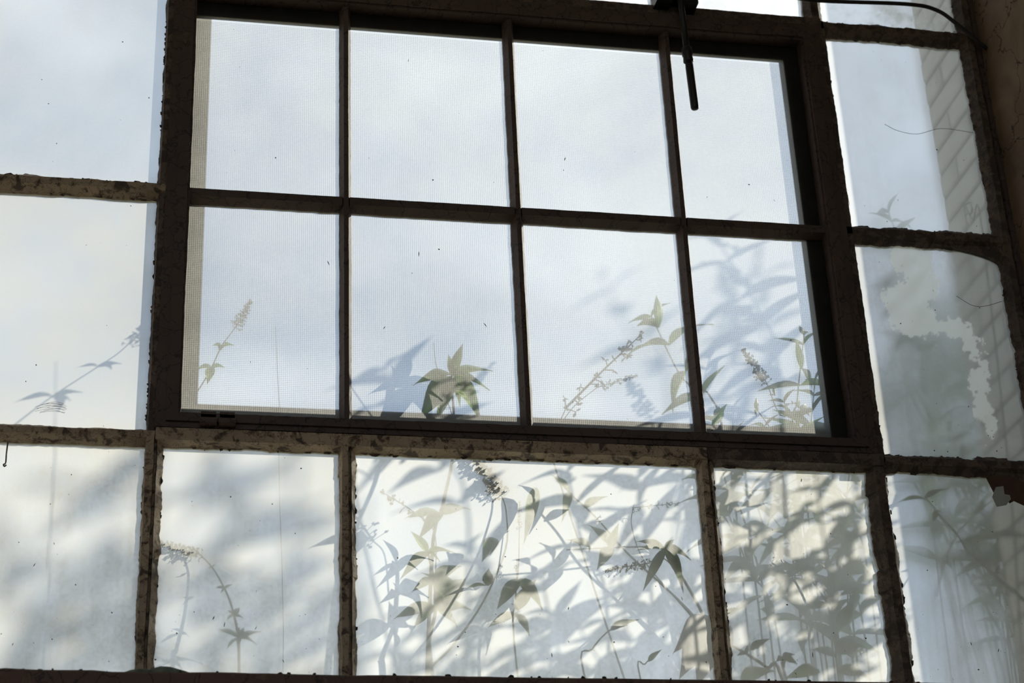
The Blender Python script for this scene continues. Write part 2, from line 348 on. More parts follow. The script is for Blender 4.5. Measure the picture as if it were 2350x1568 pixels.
# loose paint flakes standing off the putty
b = MB()
def flakes(axis, c, a0, a1, n, sgn, s=.006):
    for i in range(n):
        a = random.uniform(a0, a1); l = random.uniform(.4, 2.2)*s; h = random.uniform(.15, .6)*s
        y = random.uniform(-.006, .0); p = []
        for (da, dc) in ((-l, -.002*sgn), (l*random.uniform(.5, 1), -.002*sgn), (l*random.uniform(-.2, .8), h*sgn), (-l*random.uniform(.1, .9), h*sgn*.7)):
            p.append((c+dc, y+random.uniform(-.002, .002), a+da) if axis == 'z' else (a+da, y+random.uniform(-.002, .002), c+dc))
        q = [(x, y_+.0012, z_) for x, y_, z_ in p]
        b.add(p+q, [(0, 1, 2, 3), (7, 6, 5, 4), (0, 4, 5, 1), (1, 5, 6, 2), (2, 6, 7, 3), (3, 7, 4, 0)])
for ax_, c_, a0_, a1_, n_, s_ in (('z', 1.653, 2.68, 4.37, 60, 1), ('z', 2.026, 2.68, 4.9, 60, -1), ('x', 3.818, 1.66, 2.02, 18, 1), ('x', 4.432, 1.25, 2.02, 34, 1),
        ('x', 3.206, 1.66, 2.02, 14, 1), ('x', 3.163, 1.66, 2.02, 14, -1), ('x', 3.160, .05, 1.6, 40, -1), ('z', -.021, 3.2, 4.4, 46, -1), ('x', 3.819, -.4, -.02, 16, 1),
        ('x', 3.774, -.4, -.02, 10, -1), ('z', 1.240, 2.68, 3.15, 22, 1), ('z', .018, 2.68, 3.15, 12, 1), ('z', -.021, 2.68, 3.15, 16, -1), ('z', .431, 2.68, 3.15, 12, 1), ('x', 4.382, 1.66, 2.02, 14, -1)):
    flakes(ax_, c_, a0_, a1_, n_, s_)
b.build('paint_flakes', M_BROWN, win, kind='stuff')

# panes ------------------------------------------------------------
def fbm(x, z_, s=0):
    return 1.6*mnoise.fractal(Vector((x, z_, s*3.1)), .7, 2.1, 4)
def pane(x0, x1, z0, z1, parent, base, y=0.0, edge=.22, bottom=.10, fn=None, specks=0, step=.012, frost=.3, tone=.88):
    nx = max(2, int((x1-x0)/step)); nz_ = max(2, int((z1-z0)/step)); vv = []; ff = []; dv = []; fv = []; s = random.uniform(0, 50)
    for j in range(nz_+1):
        for i in range(nx+1):
            x = x0+(x1-x0)*i/nx; zz = z0+(z1-z0)*j/nz_; vv.append((x, y+.003, zz))
            e = min(x-x0, x1-x, z1-zz, zz-z0)
            d = base*(1+.10*fbm(x*6, zz*6, s)) + edge*math.exp(-max(e-.008, 0)/.010)*(1+.5*fbm(x*40, zz*40, s)) + bottom*math.exp(-(zz-z0)/.06)
            tn = tone
            if fn:
                d0 = d; d = fn(x, zz, d)
                if fn is f_stain: tn = tone + (1.02-tone)*max(0, min(1, (d-d0)/.25))
            fv.append(tn)
            dv.append(min(.97, max(.02, d)))
    for j in range(nz_):
        for i in range(nx): ff.append((j*(nx+1)+i, (j+1)*(nx+1)+i, (j+1)*(nx+1)+i+1, j*(nx+1)+i+1))
    nO = len(ff); m0 = len(vv)
    vv += [(x0, y, z0), (x1, y, z0), (x1, y, z1), (x0, y, z1)]; dv += [0]*4
    c = (0, nx, (nz_+1)*(nx+1)-1, nz_*(nx+1))
    ff += [(m0, m0+1, m0+2, m0+3)]
    ff += [tuple([m0+1, m0]+list(range(0, nx+1)))]
    ff += [tuple([m0+3, m0+2]+[nz_*(nx+1)+i for i in range(nx, -1, -1)])]
    ff += [tuple([m0, m0+3]+[j*(nx+1) for j in range(nz_, -1, -1)])]
    ff += [tuple([m0+2, m0+1]+[j*(nx+1)+nx for j in range(nz_+1)])]
    me = mesh('pane', vv, ff); at = me.attributes.new('dirt', 'FLOAT', 'POINT'); at.data.foreach_set('value', dv)
    at = me.attributes.new('frost', 'FLOAT', 'POINT'); at.data.foreach_set('value', [frost]*len(dv))
    at = me.attributes.new('tone', 'FLOAT', 'POINT'); at.data.foreach_set('value', fv+[0]*4)
    o = link('pane', me, [M_DIRTY, M_CLEAR], parent)
    me.polygons.foreach_set('material_index', [0]*nO + [1]*(len(ff)-nO))
    if specks:
        q = MB()
        for i in range(specks):
            px = random.uniform(x0+.02, x1-.02); pz = random.uniform(z0+.015, z1-.02)
            if random.random() < .35: pz = z0+.015+(pz-z0)*.3
            r = random.choice((.0004, .0005, .0006, .0007, .0009, .0012, .0017))
            if random.random() < .25:
                an = random.uniform(-.6, .6); l = r*random.uniform(2, 4)
                q.tube([(px-l*math.sin(an), y-.001, pz-l*math.cos(an)), (px, y-.002, pz), (px+l*math.sin(an), y-.001, pz+l*math.cos(an))], [r*.3, r*.7, r*.2], 4)
            else: q.blob((px, y-.0006, pz), r*random.uniform(.7, 1.4), .0008, r, .35, 5, 3)
        q.build('dirt_specks', M_SPECK, o if parent is win else parent, kind='stuff')
    return o
def seg_d(x, z_, P):
    best = 9
    for (ax_, az_, ra), (bx_, bz_, rb) in zip(P, P[1:]):
        dx, dz = bx_-ax_, bz_-az_; t = max(0, min(1, ((x-ax_)*dx+(z_-az_)*dz)/(dx*dx+dz*dz)))
        best = min(best, math.hypot(x-ax_-dx*t, z_-az_-dz*t)-(ra+(rb-ra)*t))
    return best
STAIN = [(1.7898, 3.7590, 0.045), (1.8011, 3.6804, 0.050), (1.7711, 3.5887, 0.050), (1.8389, 3.5569, 0.035), (1.9094, 3.5429, 0.030), (1.9356, 3.4620, 0.020), (1.9278, 3.3465, 0.014), (1.9405, 3.2567, 0.006)]
def f_stain(x, z_, d):                     # a pale dried run of lime wash across the pane, with a ragged edge
    q = seg_d(x, z_, STAIN) + .022*fbm(x*14, z_*14, 2) + .012*fbm(x*60, z_*60, 5)
    k = 1 if q < 0 else math.exp(-q/.002)
    return d*(1-k) + .90*k
def f_scratch(x, z_, d): return d + .25*max(0, fbm(x*9+z_*14, z_*6-x*5, 3)) + .18*max(0, fbm(x*50, z_*50, 1))
def f_wipe(x, z_, d): return d
# columns left of the vent, and the lower row
for k, a1 in enumerate([0]+LEFTS[:-1]):
    a0 = LEFTS[k]; st_ = .012 if k < 1 else .05
    pane(a0, a1, 2.62, 3.18, win, .80, specks=42 if k < 1 else 0, step=st_, frost=.7, tone=.56)
    pane(a0, a1, 3.18, 3.80, win, .62, specks=14 if k < 1 else 0, step=st_, frost=.6, tone=.53)
    pane(a0, a1, 3.80, 4.41, win, .34, specks=8 if k < 1 else 0, step=st_, frost=.2, tone=.55)
    pane(a0, a1, 4.41, 5.03, win, .45, step=st_)
pane(0, .413, 2.62, 3.18, win, .76, specks=49, frost=.5, tone=.60)
pane(.413, 1.22, 2.62, 3.18, win, .70, specks=56, frost=.30, tone=.70)
pane(1.22, 1.63, 2.62, 3.18, win, .74, specks=42, frost=.45, tone=.70)
pane(1.63, 2.045, 2.62, 3.18, win, .60, specks=49, edge=.3, frost=.85, tone=.56)
pane(1.63, 2.045, 3.18, 3.79, win, .58, specks=28, fn=f_stain, step=.0035, frost=.93, tone=.58)
pane(1.63, 2.045, 3.79, 4.41, win, .45, specks=20, frost=.6)
pane(1.63, 2.045, 4.41, 5.03, win, .40, fn=f_scratch, step=.008)
for a0, a1 in ((0, .413), (.413, .818), (.818, 1.219), (1.219, 1.63)):
    pane(a0, a1, 4.41, 5.03, win, .42, fn=f_scratch, step=.008)

# the hinged vent --------------------------------------------------
def ring(name, ox0, ox1, oz0, oz1, ix0, ix1, iz0, iz1, y0, y1, mat_, parent, step=.012, amp=.0009):
    """one welded rectangular frame with slightly uneven inner edges"""
    q = MB()
    def side(p0, p1, n):
        return [(p0[0]+(p1[0]-p0[0])*i/n, p0[1]+(p1[1]-p0[1])*i/n) for i in range(n)]
    cnt = [int((ix1-ix0)/step), int((iz1-iz0)/step)]*2
    ci = [(ix0, iz0), (ix1, iz0), (ix1, iz1), (ix0, iz1)]; co = [(ox0, oz0), (ox1, oz0), (ox1, oz1), (ox0, oz1)]
    I = []; O = []
    for k in range(4):
        I += side(ci[k], ci[(k+1) % 4], cnt[k]); O += side(co[k], co[(k+1) % 4], cnt[k])
    m_ = len(I); j = rnd_walk(m_, amp, .02, .002)
    I = [(x+j[i], z_+j[(i*7) % m_]*.6) for i, (x, z_) in enumerate(I)]
    vv = [(x, y0, z_) for x, z_ in O]+[(x, y0, z_) for x, z_ in I]+[(x, y1, z_) for x, z_ in I]+[(x, y1, z_) for x, z_ in O]
    ff = []
    for i in range(m_):
        i2 = (i+1) % m_
        for k in range(4): ff.append((k*m_+i, k*m_+i2, ((k+1) % 4)*m_+i2, ((k+1) % 4)*m_+i))
    me = mesh(name, vv, ff); bmx = bmesh.new(); bmx.from_mesh(me); bmesh.ops.recalc_face_normals(bmx, faces=bmx.faces); bmx.to_mesh(me); bmx.free()
    return link(name, me, mat_, parent)
sash = ring('vent_sash', -.003, 1.628, 3.194, 4.395, .051, 1.575, 3.231, 4.345, -.034, .010, M_SASH, win)
ring('sash_bead', .020, 1.606, 3.208, 4.372, .046, 1.580, 3.226, 4.351, -.041, -.033, M_SASH, sash)
b = MB(); b.box(1.534, 1.625, .0042, .034, 3.20, 4.40); b.box(.052, 1.534, .0042, .014, 4.304, 4.40)
b.build('outer_casing_shade', M_CASING_SHADE, win)  # solid strips shaped and darkened to stand for shade at top and right
b = MB(); b.box(.020, .088, .044, .056, 3.195, 4.40); b.box(.088, 1.62, .044, .056, 3.195, 3.288)
b.build('outer_flange', M_OUTER, win)
for xa in (.396, .8026, 1.2065):
    bar('muntin', 'z', xa, xa+.027, 3.228, 4.35, M_SASH, sash, y_in=-.026, y_out=.010, inset=.30, amp=.0007, chip=.002, pchip=.02)
for xa, xb in ((.048, .40), (.418, .807), (.825, 1.211), (1.229, 1.578)):
    bar('muntin', 'x', 3.772, 3.809, xa, xb, M_SASH, sash, y_in=-.025, y_out=.010, inset=.24, amp=.0008, chip=.002, pchip=.02)
for i, (xa, xb) in enumerate(((.03, .41), (.41, .816), (.816, 1.22), (1.22, 1.60))):
    pane(xa, xb, 3.215, 3.79, sash, .33, edge=.12, bottom=.12, specks=7, frost=.25, tone=.84)
    pane(xa, xb, 3.79, 4.37, sash, .33, edge=.10, bottom=.0, specks=7, frost=.2, tone=.84)
# insect screen outside the vent glass: real wires
b = MB(); ww = .00010; st = .0046
def wire(x0, x1, z0, z1, y):
    b.add([(x0, y, z0), (x1, y, z0), (x1, y, z1), (x0, y, z1), (x0, y+.0003, z0), (x1, y+.0003, z0), (x1, y+.0003, z1), (x0, y+.0003, z1)], [(0, 1, 2, 3), (7, 6, 5, 4), (0, 4, 5, 1), (1, 5, 6, 2), (2, 6, 7, 3), (3, 7, 4, 0)])
x = .03
while x < 1.53: wire(x-ww, x+ww, 3.24, 4.30, .016); x += st
z = 3.24
while z < 4.30: wire(.03, 1.53, z-ww, z+ww, .0163); z += st
b.build('insect_screen', M_MESHSCR, sash, kind='stuff')
# hinge on the bottom rail of the vent
for x0 in (.092, .132, ):
    q = MB(); q.tube([(x0, -.042, 3.207), (x0+.036, -.042, 3.207)], .0105, 10); q.box(x0+.002, x0+.034, -.041, -.034, 3.200, 3.232)
    q.build('hinge', M_SASH, sash)

# ------------------------------------------------------------------ sill
def sill():
    n = 160; vv = []; ff = []; r = rnd_walk(n+1, .0016, .10, .006)
    for i in range(n+1):
        x = X0 + (X1-X0)*i/n; t = 2.621 + (r[i] if x < .5 else r[i]*.35) 
        for y, z_ in ((-.15, 2.56), (-.15, t-.004), (-.146, t), (.0, 2.626), (.0, 2.56)): vv.append((x, y, z_))
    for i in range(n):
        for k in range(5): ff.append((i*5+k, i*5+(k+1) % 5, (i+1)*5+(k+1) % 5, (i+1)*5+k))
    ff += [(4, 3, 2, 1, 0), tuple(n*5+k for k in range(5))]
    me = mesh('sill', vv, ff); q = bmesh.new(); q.from_mesh(me); bmesh.ops.recalc_face_normals(q, faces=q.faces); q.to_mesh(me); q.free()
    o = link('trim_1', me, M_SILL, kind='structure')
sill()

# ------------------------------------------------------------------ window hardware
t = tag(empty('window_latch', (1.25, -.05, 4.43)), 'black iron latch with a long hanging handle rod above the vent', 'latch')
b = MB(); O_ = t.location
def loc(p): return (p[0]-O_.x, p[1]-O_.y, p[2]-O_.z)
def lbox(q, x0, x1, y0, y1, z0, z1): q.box(x0-O_.x, x1-O_.x, y0-O_.y, y1-O_.y, z0-O_.z, z1-O_.z)
lbox(b, 1.192, 1.232, -.075, -.02, 4.412, 4.46); lbox(b, 1.258, 1.297, -.075, -.02, 4.404, 4.46); lbox(b, 1.20, 1.29, -.06, -.024, 4.425, 4.50)
b.build('bracket', M_IRON, t)
for pv in (((1.272, -.085, 4.425), (1.290, -.085, 4.425)), ((1.20, -.08, 4.43), (1.212, -.08, 4.43))):
    b = MB(); b.tube([loc(p) for p in pv], .012, 8); b.build('pivot', M_IRON, t)
b = MB(); b.tube([loc(p) for p in ((1.246, -.08, 4.52), (1.249, -.08, 4.40), (1.2515, -.08, 4.25))], .0082, 10); b.build('rod', M_IRON, t, smooth=True)
b = MB(); b.tube([loc(p) for p in ((1.2513, -.08, 4.262), (1.2517, -.08, 4.256), (1.252, -.08, 4.236), (1.2525, -.08, 4.232), (1.2535, -.08, 4.218), (1.2540, -.08, 4.214))], [.008, .0135, .0135, .0115, .0135, .010], 12); b.build('collar', M_IRON, t, smooth=True)
b = MB(); b.tube([loc(p) for p in ((1.254, -.08, 4.218), (1.2545, -.08, 4.20), (1.2575, -.08, 4.084), (1.258, -.08, 4.078), (1.2582, -.08, 4.075))], [.0095, .0105, .0105, .009, .004], 12); b.build('grip', M_IRON, t, smooth=True)

b = MB(); b.tube(spline([(1.42, -.05, 4.50), (1.52, -.06, 4.465), (1.628, -.06, 4.455), (1.868, -.06, 4.467), (1.950, -.06, 4.455), (2.005, -.055, 4.417), (2.06, -.045, 4.375), (2.083, -.04, 4.36)]), .0052, 8)
tag(b.build('cable', M_CABLE, smooth=True), 'thin black cable curving along the top right pane into the wall corner', 'cable')

# cobwebs -----------------------------------------------------------
def web(lines, label):
    q = MB()
    for p in lines: q.tube(spline(p, 5), .0007, 4)
    tag(q.build('cobweb', M_WEB), label, 'cobweb', kind='stuff')
web([[(1.780, -0.008, 4.122), (1.813, -0.008, 4.105), (1.865, -0.008, 4.099), (1.933, -0.008, 4.121), (2.020, -0.008, 4.115)]], 'dark cobweb strands across the upper right pane')
web([[(1.898, -0.008, 3.634), (1.934, -0.008, 3.611), (1.968, -0.008, 3.610), (2.015, -0.008, 3.626)]], 'sagging cobweb threads on the pale stained right pane')

# debris ------------------------------------------------------------
b = MB(); b.blob((.045, -.11, 2.624), .045, .03, .016, .2, 9, 5); b.blob((-.01, -.115, 2.624), .03, .025, .010, .2, 8, 5)
tag(b.build('mortar_lump', M_STONE, smooth=True), 'grey green mossy lump lying on the sill at the foot of a mullion', 'rubble')
b = MB()
for i in range(26):
    x = random.uniform(-.35, 1.6); b.blob((x, -.142, 2.622), random.uniform(.002, .007), .004, random.uniform(.002, .005), .3, 6, 4)
tag(b.build('sill_crumbs', M_SPECK), 'dark crumbs of putty scattered along the wooden sill', 'crumbs', kind='stuff')
b = MB()
for p in [[(-0.256, -0.002, 3.244), (-0.229, -0.002, 3.254), (-0.195, -0.002, 3.251)], [(-0.252, -0.002, 3.239), (-0.227, -0.002, 3.250), (-0.192, -0.002, 3.245)], [(-0.255, -0.002, 3.234), (-0.224, -0.002, 3.242), (-0.190, -0.002, 3.241)], [(-0.246, -0.002, 3.231), (-0.219, -0.002, 3.236), (-0.192, -0.002, 3.234)], [(-0.242, -0.002, 3.249), (-0.220, -0.002, 3.255), (-0.197, -0.002, 3.253)], [(-0.251, -0.002, 3.241), (-0.221, -0.002, 3.246), (-0.190, -0.002, 3.248)], [(-0.240, -0.002, 3.251), (-0.216, -0.002, 3.258), (-0.195, -0.002, 3.255)], [(-0.234, -0.002, 3.247), (-0.213, -0.002, 3.251), (-0.191, -0.002, 3.251)], [(-0.237, -0.002, 3.237), (-0.210, -0.002, 3.243), (-0.193, -0.002, 3.238)], [(-0.244, -0.002, 3.233), (-0.217, -0.002, 3.239), (-0.193, -0.002, 3.232)], [(-0.230, -0.002, 3.244), (-0.209, -0.002, 3.248), (-0.189, -0.002, 3.243)]]: b.tube(spline(p, 4), .00035, 4)
tag(b.build('straw_wisp', M_STRAW), 'tuft of tan straw stuck to the left middle pane', 'straw', kind='stuff')
b = MB(); b.tube(spline([(-0.305, -0.006, 3.158), (-0.306, -0.006, 3.133), (-0.306, -0.006, 3.111), (-0.310, -0.006, 3.107), (-0.308, -0.006, 3.103), (-0.304, -0.006, 3.106)], 5), .0016, 6); tag(b.build('wire_hook', M_RUST, smooth=True), 'small rusty wire hook hanging on the lower left pane', 'hook')
t = tag(empty('paint_scrap', (1.921, -0.030, 3.122)), 'curled brown scrap of peeling paint with a pale tab by the lower right corner', 'scrap')
b = MB()
FL = [(1.885, -0.030, 3.151), (1.958, -0.030, 3.151), (1.979, -0.030, 3.135), (1.970, -0.030, 3.080), (1.946, -0.030, 3.091), (1.934, -0.030, 3.085), (1.919, -0.030, 3.111), (1.902, -0.030, 3.102)]
fx = [(x-t.location.x, y-t.location.y, z_-t.location.z) for x, y, z_ in FL]
b.add(fx+[(x, y+.003, z_) for x, y, z_ in fx], [tuple(range(len(fx))), tuple(range(2*len(fx)-1, len(fx)-1, -1))]+[(i, (i+1) % len(fx), (i+1) % len(fx)+len(fx), i+len(fx)) for i in range(len(fx))])
b.build('flake', M_RUST, t)
b = MB(); FL = [(1.904, -0.034, 3.122), (1.923, -0.034, 3.125), (1.922, -0.034, 3.105), (1.935, -0.034, 3.103), (1.936, -0.034, 3.093), (1.923, -0.034, 3.079), (1.899, -0.034, 3.074), (1.892, -0.034, 3.098)]
fx = [(x-t.location.x, y-t.location.y, z_-t.location.z) for x, y, z_ in FL]
b.add(fx+[(x, y+.003, z_) for x, y, z_ in fx], [tuple(range(len(fx))), tuple(range(2*len(fx)-1, len(fx)-1, -1))]+[(i, (i+1) % len(fx), (i+1) % len(fx)+len(fx), i+len(fx)) for i in range(len(fx))])
b.build('tab', M_PAPER, t)

# ------------------------------------------------------------------ plants outside
def leaf_mesh(name, droop, fold, wave=0):
    n = 8; vv = []; ff = []
    for i in range(n+1):
        t = i/n; w_ = .5*(math.sin(math.pi*min(1, t*.97+.03)**.75))**1.15*(1-.15*t); w_ = max(w_, .004)
        if i == n: w_ = .004
        x = t*(1-.18*droop*t); z_ = -droop*t*t*.55
        for s in (-1, 0, 1): vv.append((x, s*w_*1.0, z_ + fold*abs(s)*w_*.6 + wave*s*math.sin(t*7)*.04))
    for i in range(n):
        for k in range(2): ff.append((i*3+k, (i+1)*3+k, (i+1)*3+k+1, i*3+k+1))
    m0 = len(vv); vv += [(x, y, z_-.004) for x, y, z_ in vv]                # a thin blade, not a sheet
    ff += [tuple(i+m0 for i in f[::-1]) for f in ff]
    L_ = [i*3 for i in range(n+1)]; R_ = [i*3+2 for i in range(n+1)]
    for a, c in zip(L_, L_[1:]): ff.append((a, a+m0, c+m0, c))
    for a, c in zip(R_, R_[1:]): ff.append((c, c+m0, a+m0, a))
    return mesh(name, vv, ff, True)
LEAVES = [leaf_mesh('leaf', .15, .3), leaf_mesh('leaf', .5, .35, .6), leaf_mesh('leaf', .9, .25, 1), leaf_mesh('leaf', .3, .6, .4)]
LEAVES_DRY = [me.copy() for me in LEAVES]
for me in LEAVES: me.materials.append(M_LEAF)
for me in LEAVES_DRY: me.materials.append(M_DRYLEAF)
def put_leaf(bush, base, tip, width=.24, kind=None, face=None, dry=False, roll=None):
    """leaf blade from base to tip; face = direction its flat side looks towards"""
    base = Vector(base); tip = Vector(tip); d = tip-base; l = d.length; d.normalize()
    k = kind if kind is not None else random.randrange(4)
    f = Vector(face) if face else Vector((random.uniform(-.8, .8), -1, random.uniform(-.5, 1)))
    z_ = f - d*f.dot(d); z_ = z_.normalized() if z_.length > .01 else d.orthogonal().normalized()
    if roll: z_ = Quaternion(d, roll) @ z_
    y_ = z_.cross(d)
    # the curved blade ends below its own axis: turn it so that the tip still lands on target
    M = Matrix(((d.x, y_.x, z_.x), (d.y, y_.y, z_.y), (d.z, y_.z, z_.z)))
    me = (LEAVES_DRY if dry else LEAVES)[k]
    dr = (.15, .5, .9, .3)[k]; ex, ez = 1-.18*dr, -.55*dr; le = math.hypot(ex, ez); th = math.atan2(-ez, ex)
    M = M @ Matrix.Rotation(-th, 3, 'Y')
    s = l/le; M4 = Matrix.Translation(base - bush.location) @ M.to_4x4() @ Matrix.Diagonal((s, s*width*1.25, s, 1))
    o = bpy.data.objects.new('leaf', me); COL.objects.link(o); o.parent = bush; o.matrix_basis = M4
    return o
def spike_mesh(seed, dens, thick):
    rs = random.Random(seed); q = MB(); n = int(46*dens)
    q.tube([(0, 0, 0), (.5, .01, .01), (1, 0, 0)], [.012, .009, .004], 4)
    for i in range(n):
        t = rs.random()**.9; r = thick*(1-.75*t)*rs.uniform(.5, 1.1); a = rs.uniform(0, 6.283)
        c = (t, r*math.cos(a), r*math.sin(a)); q.tube([(t-.03, 0, 0), c], .006, 3, False)
        for k in range(3):
            u = Vector((rs.gauss(0, 1), rs.gauss(0, 1), rs.gauss(0, 1))).normalized()*thick*rs.uniform(.25, .5); v_ = u.orthogonal().normalized()*thick*.16
            C_ = Vector(c); w2 = u.cross(v_).normalized()*thick*.08
            q.add([C_, C_+u*.5+v_, C_+u, C_+u*.5-v_, C_+u*.5+w2], [(0, 1, 4), (1, 2, 4), (2, 3, 4), (3, 0, 4), (3, 2, 1, 0)])
    return q.mesh('flower_spike')
SPIKES = [spike_mesh(1, 1.3, .13), spike_mesh(2, .55, .12), spike_mesh(3, 2.2, .16)]
for me in SPIKES: me.materials.append(M_FLOWER)
def put_spike(bush, base, tip, kind=0, thick=1.0):
    base = Vector(base); d = Vector(tip)-base; l = d.length
    R_ = d.to_track_quat('X', 'Z').to_matrix().to_4x4()
    o = bpy.data.objects.new('flower_spike', SPIKES[kind]); COL.objects.link(o); o.parent = bush
    o.matrix_basis = Matrix.Translation(base-bush.location) @ R_ @ Matrix.Diagonal((l, l*thick, l*thick, 1)); return o
def put_stem(bush, pts, r0_=.002, r1_=.004, n=5):
    P = [p-bush.location for p in spline(pts, n)]; m_ = len(P)
    q = MB(); q.tube(P, [r0_+(r1_-r0_)*(i/(m_-1)) for i in range(m_)], 6); return q.build('stem', M_STEM, bush, smooth=True)
def bush(x, y, label, group=None): return tag(empty('butterfly_bush', (x, y, 0)), label, 'shrub', group)
def down(p, bx, by):                     # the lower run of a stem from p to the root
    p = Vector(p); return [p, Vector((p.x+(bx-p.x)*.15, p.y+(by-p.y)*.25, p.z*.72)), Vector((bx+(p.x-bx)*.25, by+(p.y-by)*.25, p.z*.35)), Vector((bx, by, 0))]
def shoot(bs, tip, length=.55, lean=(0, 0), ll=.12, wd=.22, spike=None, gap=.075, thin=1.0, seed=0, dead=0):
    """a leafy shoot: stem to the root, pairs of opposite leaves near its tip"""
    rs = random.Random(seed); tip = Vector(tip); B = bs.location
    ax_ = Vector((lean[0], lean[1], 1)).normalized(); low = tip-ax_*length
    P = [tip, tip-ax_*length*.5+Vector((rs.uniform(-.02, .02), rs.uniform(-.02, .02), 0))]+down(low, B.x, B.y)
    put_stem(bs, P, .0016*thin, .0045*thin)
    u = ax_.orthogonal().normalized(); v_ = ax_.cross(u); ph = rs.uniform(0, 6.28); s = 0 if spike is None else .04; k = 0
    while s < length:
        p = tip-ax_*s; a = ph + k*math.pi/2; l = ll*min(1, .55+k*.2)*rs.uniform(.8, 1.15)
        for sg in (0, math.pi):
            if rs.random() < dead: continue
            dr = (u*math.cos(a+sg)+v_*math.sin(a+sg))*.85 + ax_*rs.uniform(.05, .75) + Vector((0, 0, -rs.uniform(0, .5)*min(1, k*.4)))
            dr.normalize(); put_leaf(bs, p, p+dr*l, wd*rs.uniform(.8, 1.2), rs.randrange(4), face=(dr.x*-.3+rs.uniform(-.5, .5), rs.uniform(-1, 1), 1.0))
        k += 1; s += gap*rs.uniform(.7, 1.2)*(.6 if k == 1 else 1)
    if spike: put_spike(bs, tip, tip+(ax_+Vector((rs.uniform(-.5, .5), rs.uniform(-.3, .3), 0)))*spike, rs.randrange(3))
FACE = (0, -1, .35)
def leaf(bs, a, b_, w_=.24, k=1, face=FACE, dry=False): put_leaf(bs, a, b_, w_, k, face, dry)

# slender shoot with a single faded spike, close to the vent's first column
bs = bush(-.02, .30, 'slender young bush with one upright faded spike behind the left column of the vent')
put_stem(bs, [(0.177, 0.200, 3.570), (0.158, 0.210, 3.543), (0.142, 0.230, 3.525), (0.122, 0.290, 3.496), (0.092, 0.330, 3.452), (0.047, 0.350, 3.391), (0.003, 0.360, 3.282), (0.003, 0.360, 3.076), (-0.003, 0.360, 2.788)] + [Vector((-.03, .34, 1.6)), Vector((-.02, .30, 0))], .0010, .003)
put_spike(bs, (0.173, 0.200, 3.562), (0.207, 0.180, 3.627), 2, 1.25)
leaf(bs, (0.142, 0.230, 3.525), (0.122, 0.250, 3.537), .38, 2); leaf(bs, (0.142, 0.230, 3.525), (0.172, 0.212, 3.521), .38, 1); leaf(bs, (0.143, 0.230, 3.526), (0.136, 0.200, 3.496), .3, 1)
leaf(bs, (0.122, 0.290, 3.496), (0.153, 0.262, 3.487), .40, 1); leaf(bs, (0.122, 0.290, 3.496), (0.114, 0.270, 3.445), .34, 1); leaf(bs, (0.122, 0.290, 3.496), (0.088, 0.325, 3.507), .38, 2); leaf(bs, (0.120, 0.290, 3.494), (0.126, 0.260, 3.464), .3, 1)
leaf(bs, (0.047, 0.350, 3.391), (-0.013, 0.300, 3.360), .3, 2); leaf(bs, (0.047, 0.350, 3.391), (0.084, 0.350, 3.359), .3, 2)
put_stem(bs, [(0.281, 0.420, 3.683), (0.287, 0.420, 3.563), (0.294, 0.420, 3.445), (0.294, 0.420, 3.319)] + [Vector((.30, .42, 2.5)), Vector((.12, .36, 1.2)), Vector((-.02, .30, 0))], .0006, .0015)
# bush with the drooping spike in the lower left pane
bs = bush(.22, .16, 'thin bush with a drooping spike behind the lower pane under the vent hinge')
P = [(0.103, 0.030, 2.933), (0.131, 0.045, 2.909), (0.159, 0.070, 2.872), (0.177, 0.090, 2.836), (0.190, 0.110, 2.790), (0.196, 0.120, 2.717)]
put_stem(bs, P + [Vector((.22, .14, 1.9)), Vector((.22, .16, 0))], .0013, .004)
put_spike(bs, (0.107, 0.030, 2.930), (0.019, 0.020, 2.952), 2, .95)
for a, q in (((0.132, 0.060, 2.915), (0.140, 0.050, 2.919)), ((0.132, 0.060, 2.915), (0.122, 0.060, 2.913)), ((0.159, 0.070, 2.872), (0.139, 0.060, 2.869)), ((0.159, 0.070, 2.872), (0.176, 0.070, 2.881)), ((0.159, 0.070, 2.872), (0.151, 0.070, 2.861))): leaf(bs, a, q, .3, 1)
for q in ((0.166, 0.100, 2.834), (0.194, 0.120, 2.847), (0.167, 0.120, 2.817), (0.203, 0.100, 2.816)): leaf(bs, (0.183, 0.100, 2.823), q, .3, 2)
for q, k in (((0.243, 0.140, 2.801), 1), ((0.151, 0.150, 2.807), 1), ((0.232, 0.100, 2.759), 2), ((0.171, 0.160, 2.767), 1), ((0.207, 0.160, 2.817), 0), ((0.191, 0.100, 2.748), 1)): leaf(bs, (0.195, 0.130, 2.782), q, .2, k)
# broad leafed shoot in the second vent column
bs = bush(.62, .20, 'bush whose broad green leaf rosette shows in the second column of the vent')
put_stem(bs, [(0.671, 0.130, 3.432), (0.673, 0.140, 3.389), (0.677, 0.150, 3.327), (0.673, 0.170, 3.226), (0.652, 0.190, 3.126), (0.624, 0.200, 2.981)] + [Vector((.60, .22, 2.3)), Vector((.62, .2, 1.2)), Vector((.62, .2, 0))], .0022, .006)
c = (0.671, 0.130, 3.427)
for q, w_, k in (((0.699, 0.120, 3.508), .23, 0), ((0.665, 0.130, 3.483), .24, 0), ((0.577, 0.100, 3.384), .24, 2), ((0.770, 0.130, 3.443), .20, 1), ((0.756, 0.110, 3.383), .19, 1)): leaf(bs, c, q, w_, k)
c = (0.673, 0.130, 3.420)
for q, w_, k in (((0.588, 0.100, 3.294), .30, 1), ((0.733, 0.110, 3.303), .28, 1), ((0.692, 0.150, 3.356), .22, 1), ((0.631, 0.120, 3.300), .24, 3)): leaf(bs, c, q, w_, k)
put_stem(bs, [(0.642, 0.200, 3.546), (0.644, 0.200, 3.514), (0.648, 0.190, 3.469), (0.677, 0.150, 3.321)], .0008, .0012)
c = (0.645, 0.190, 3.104)
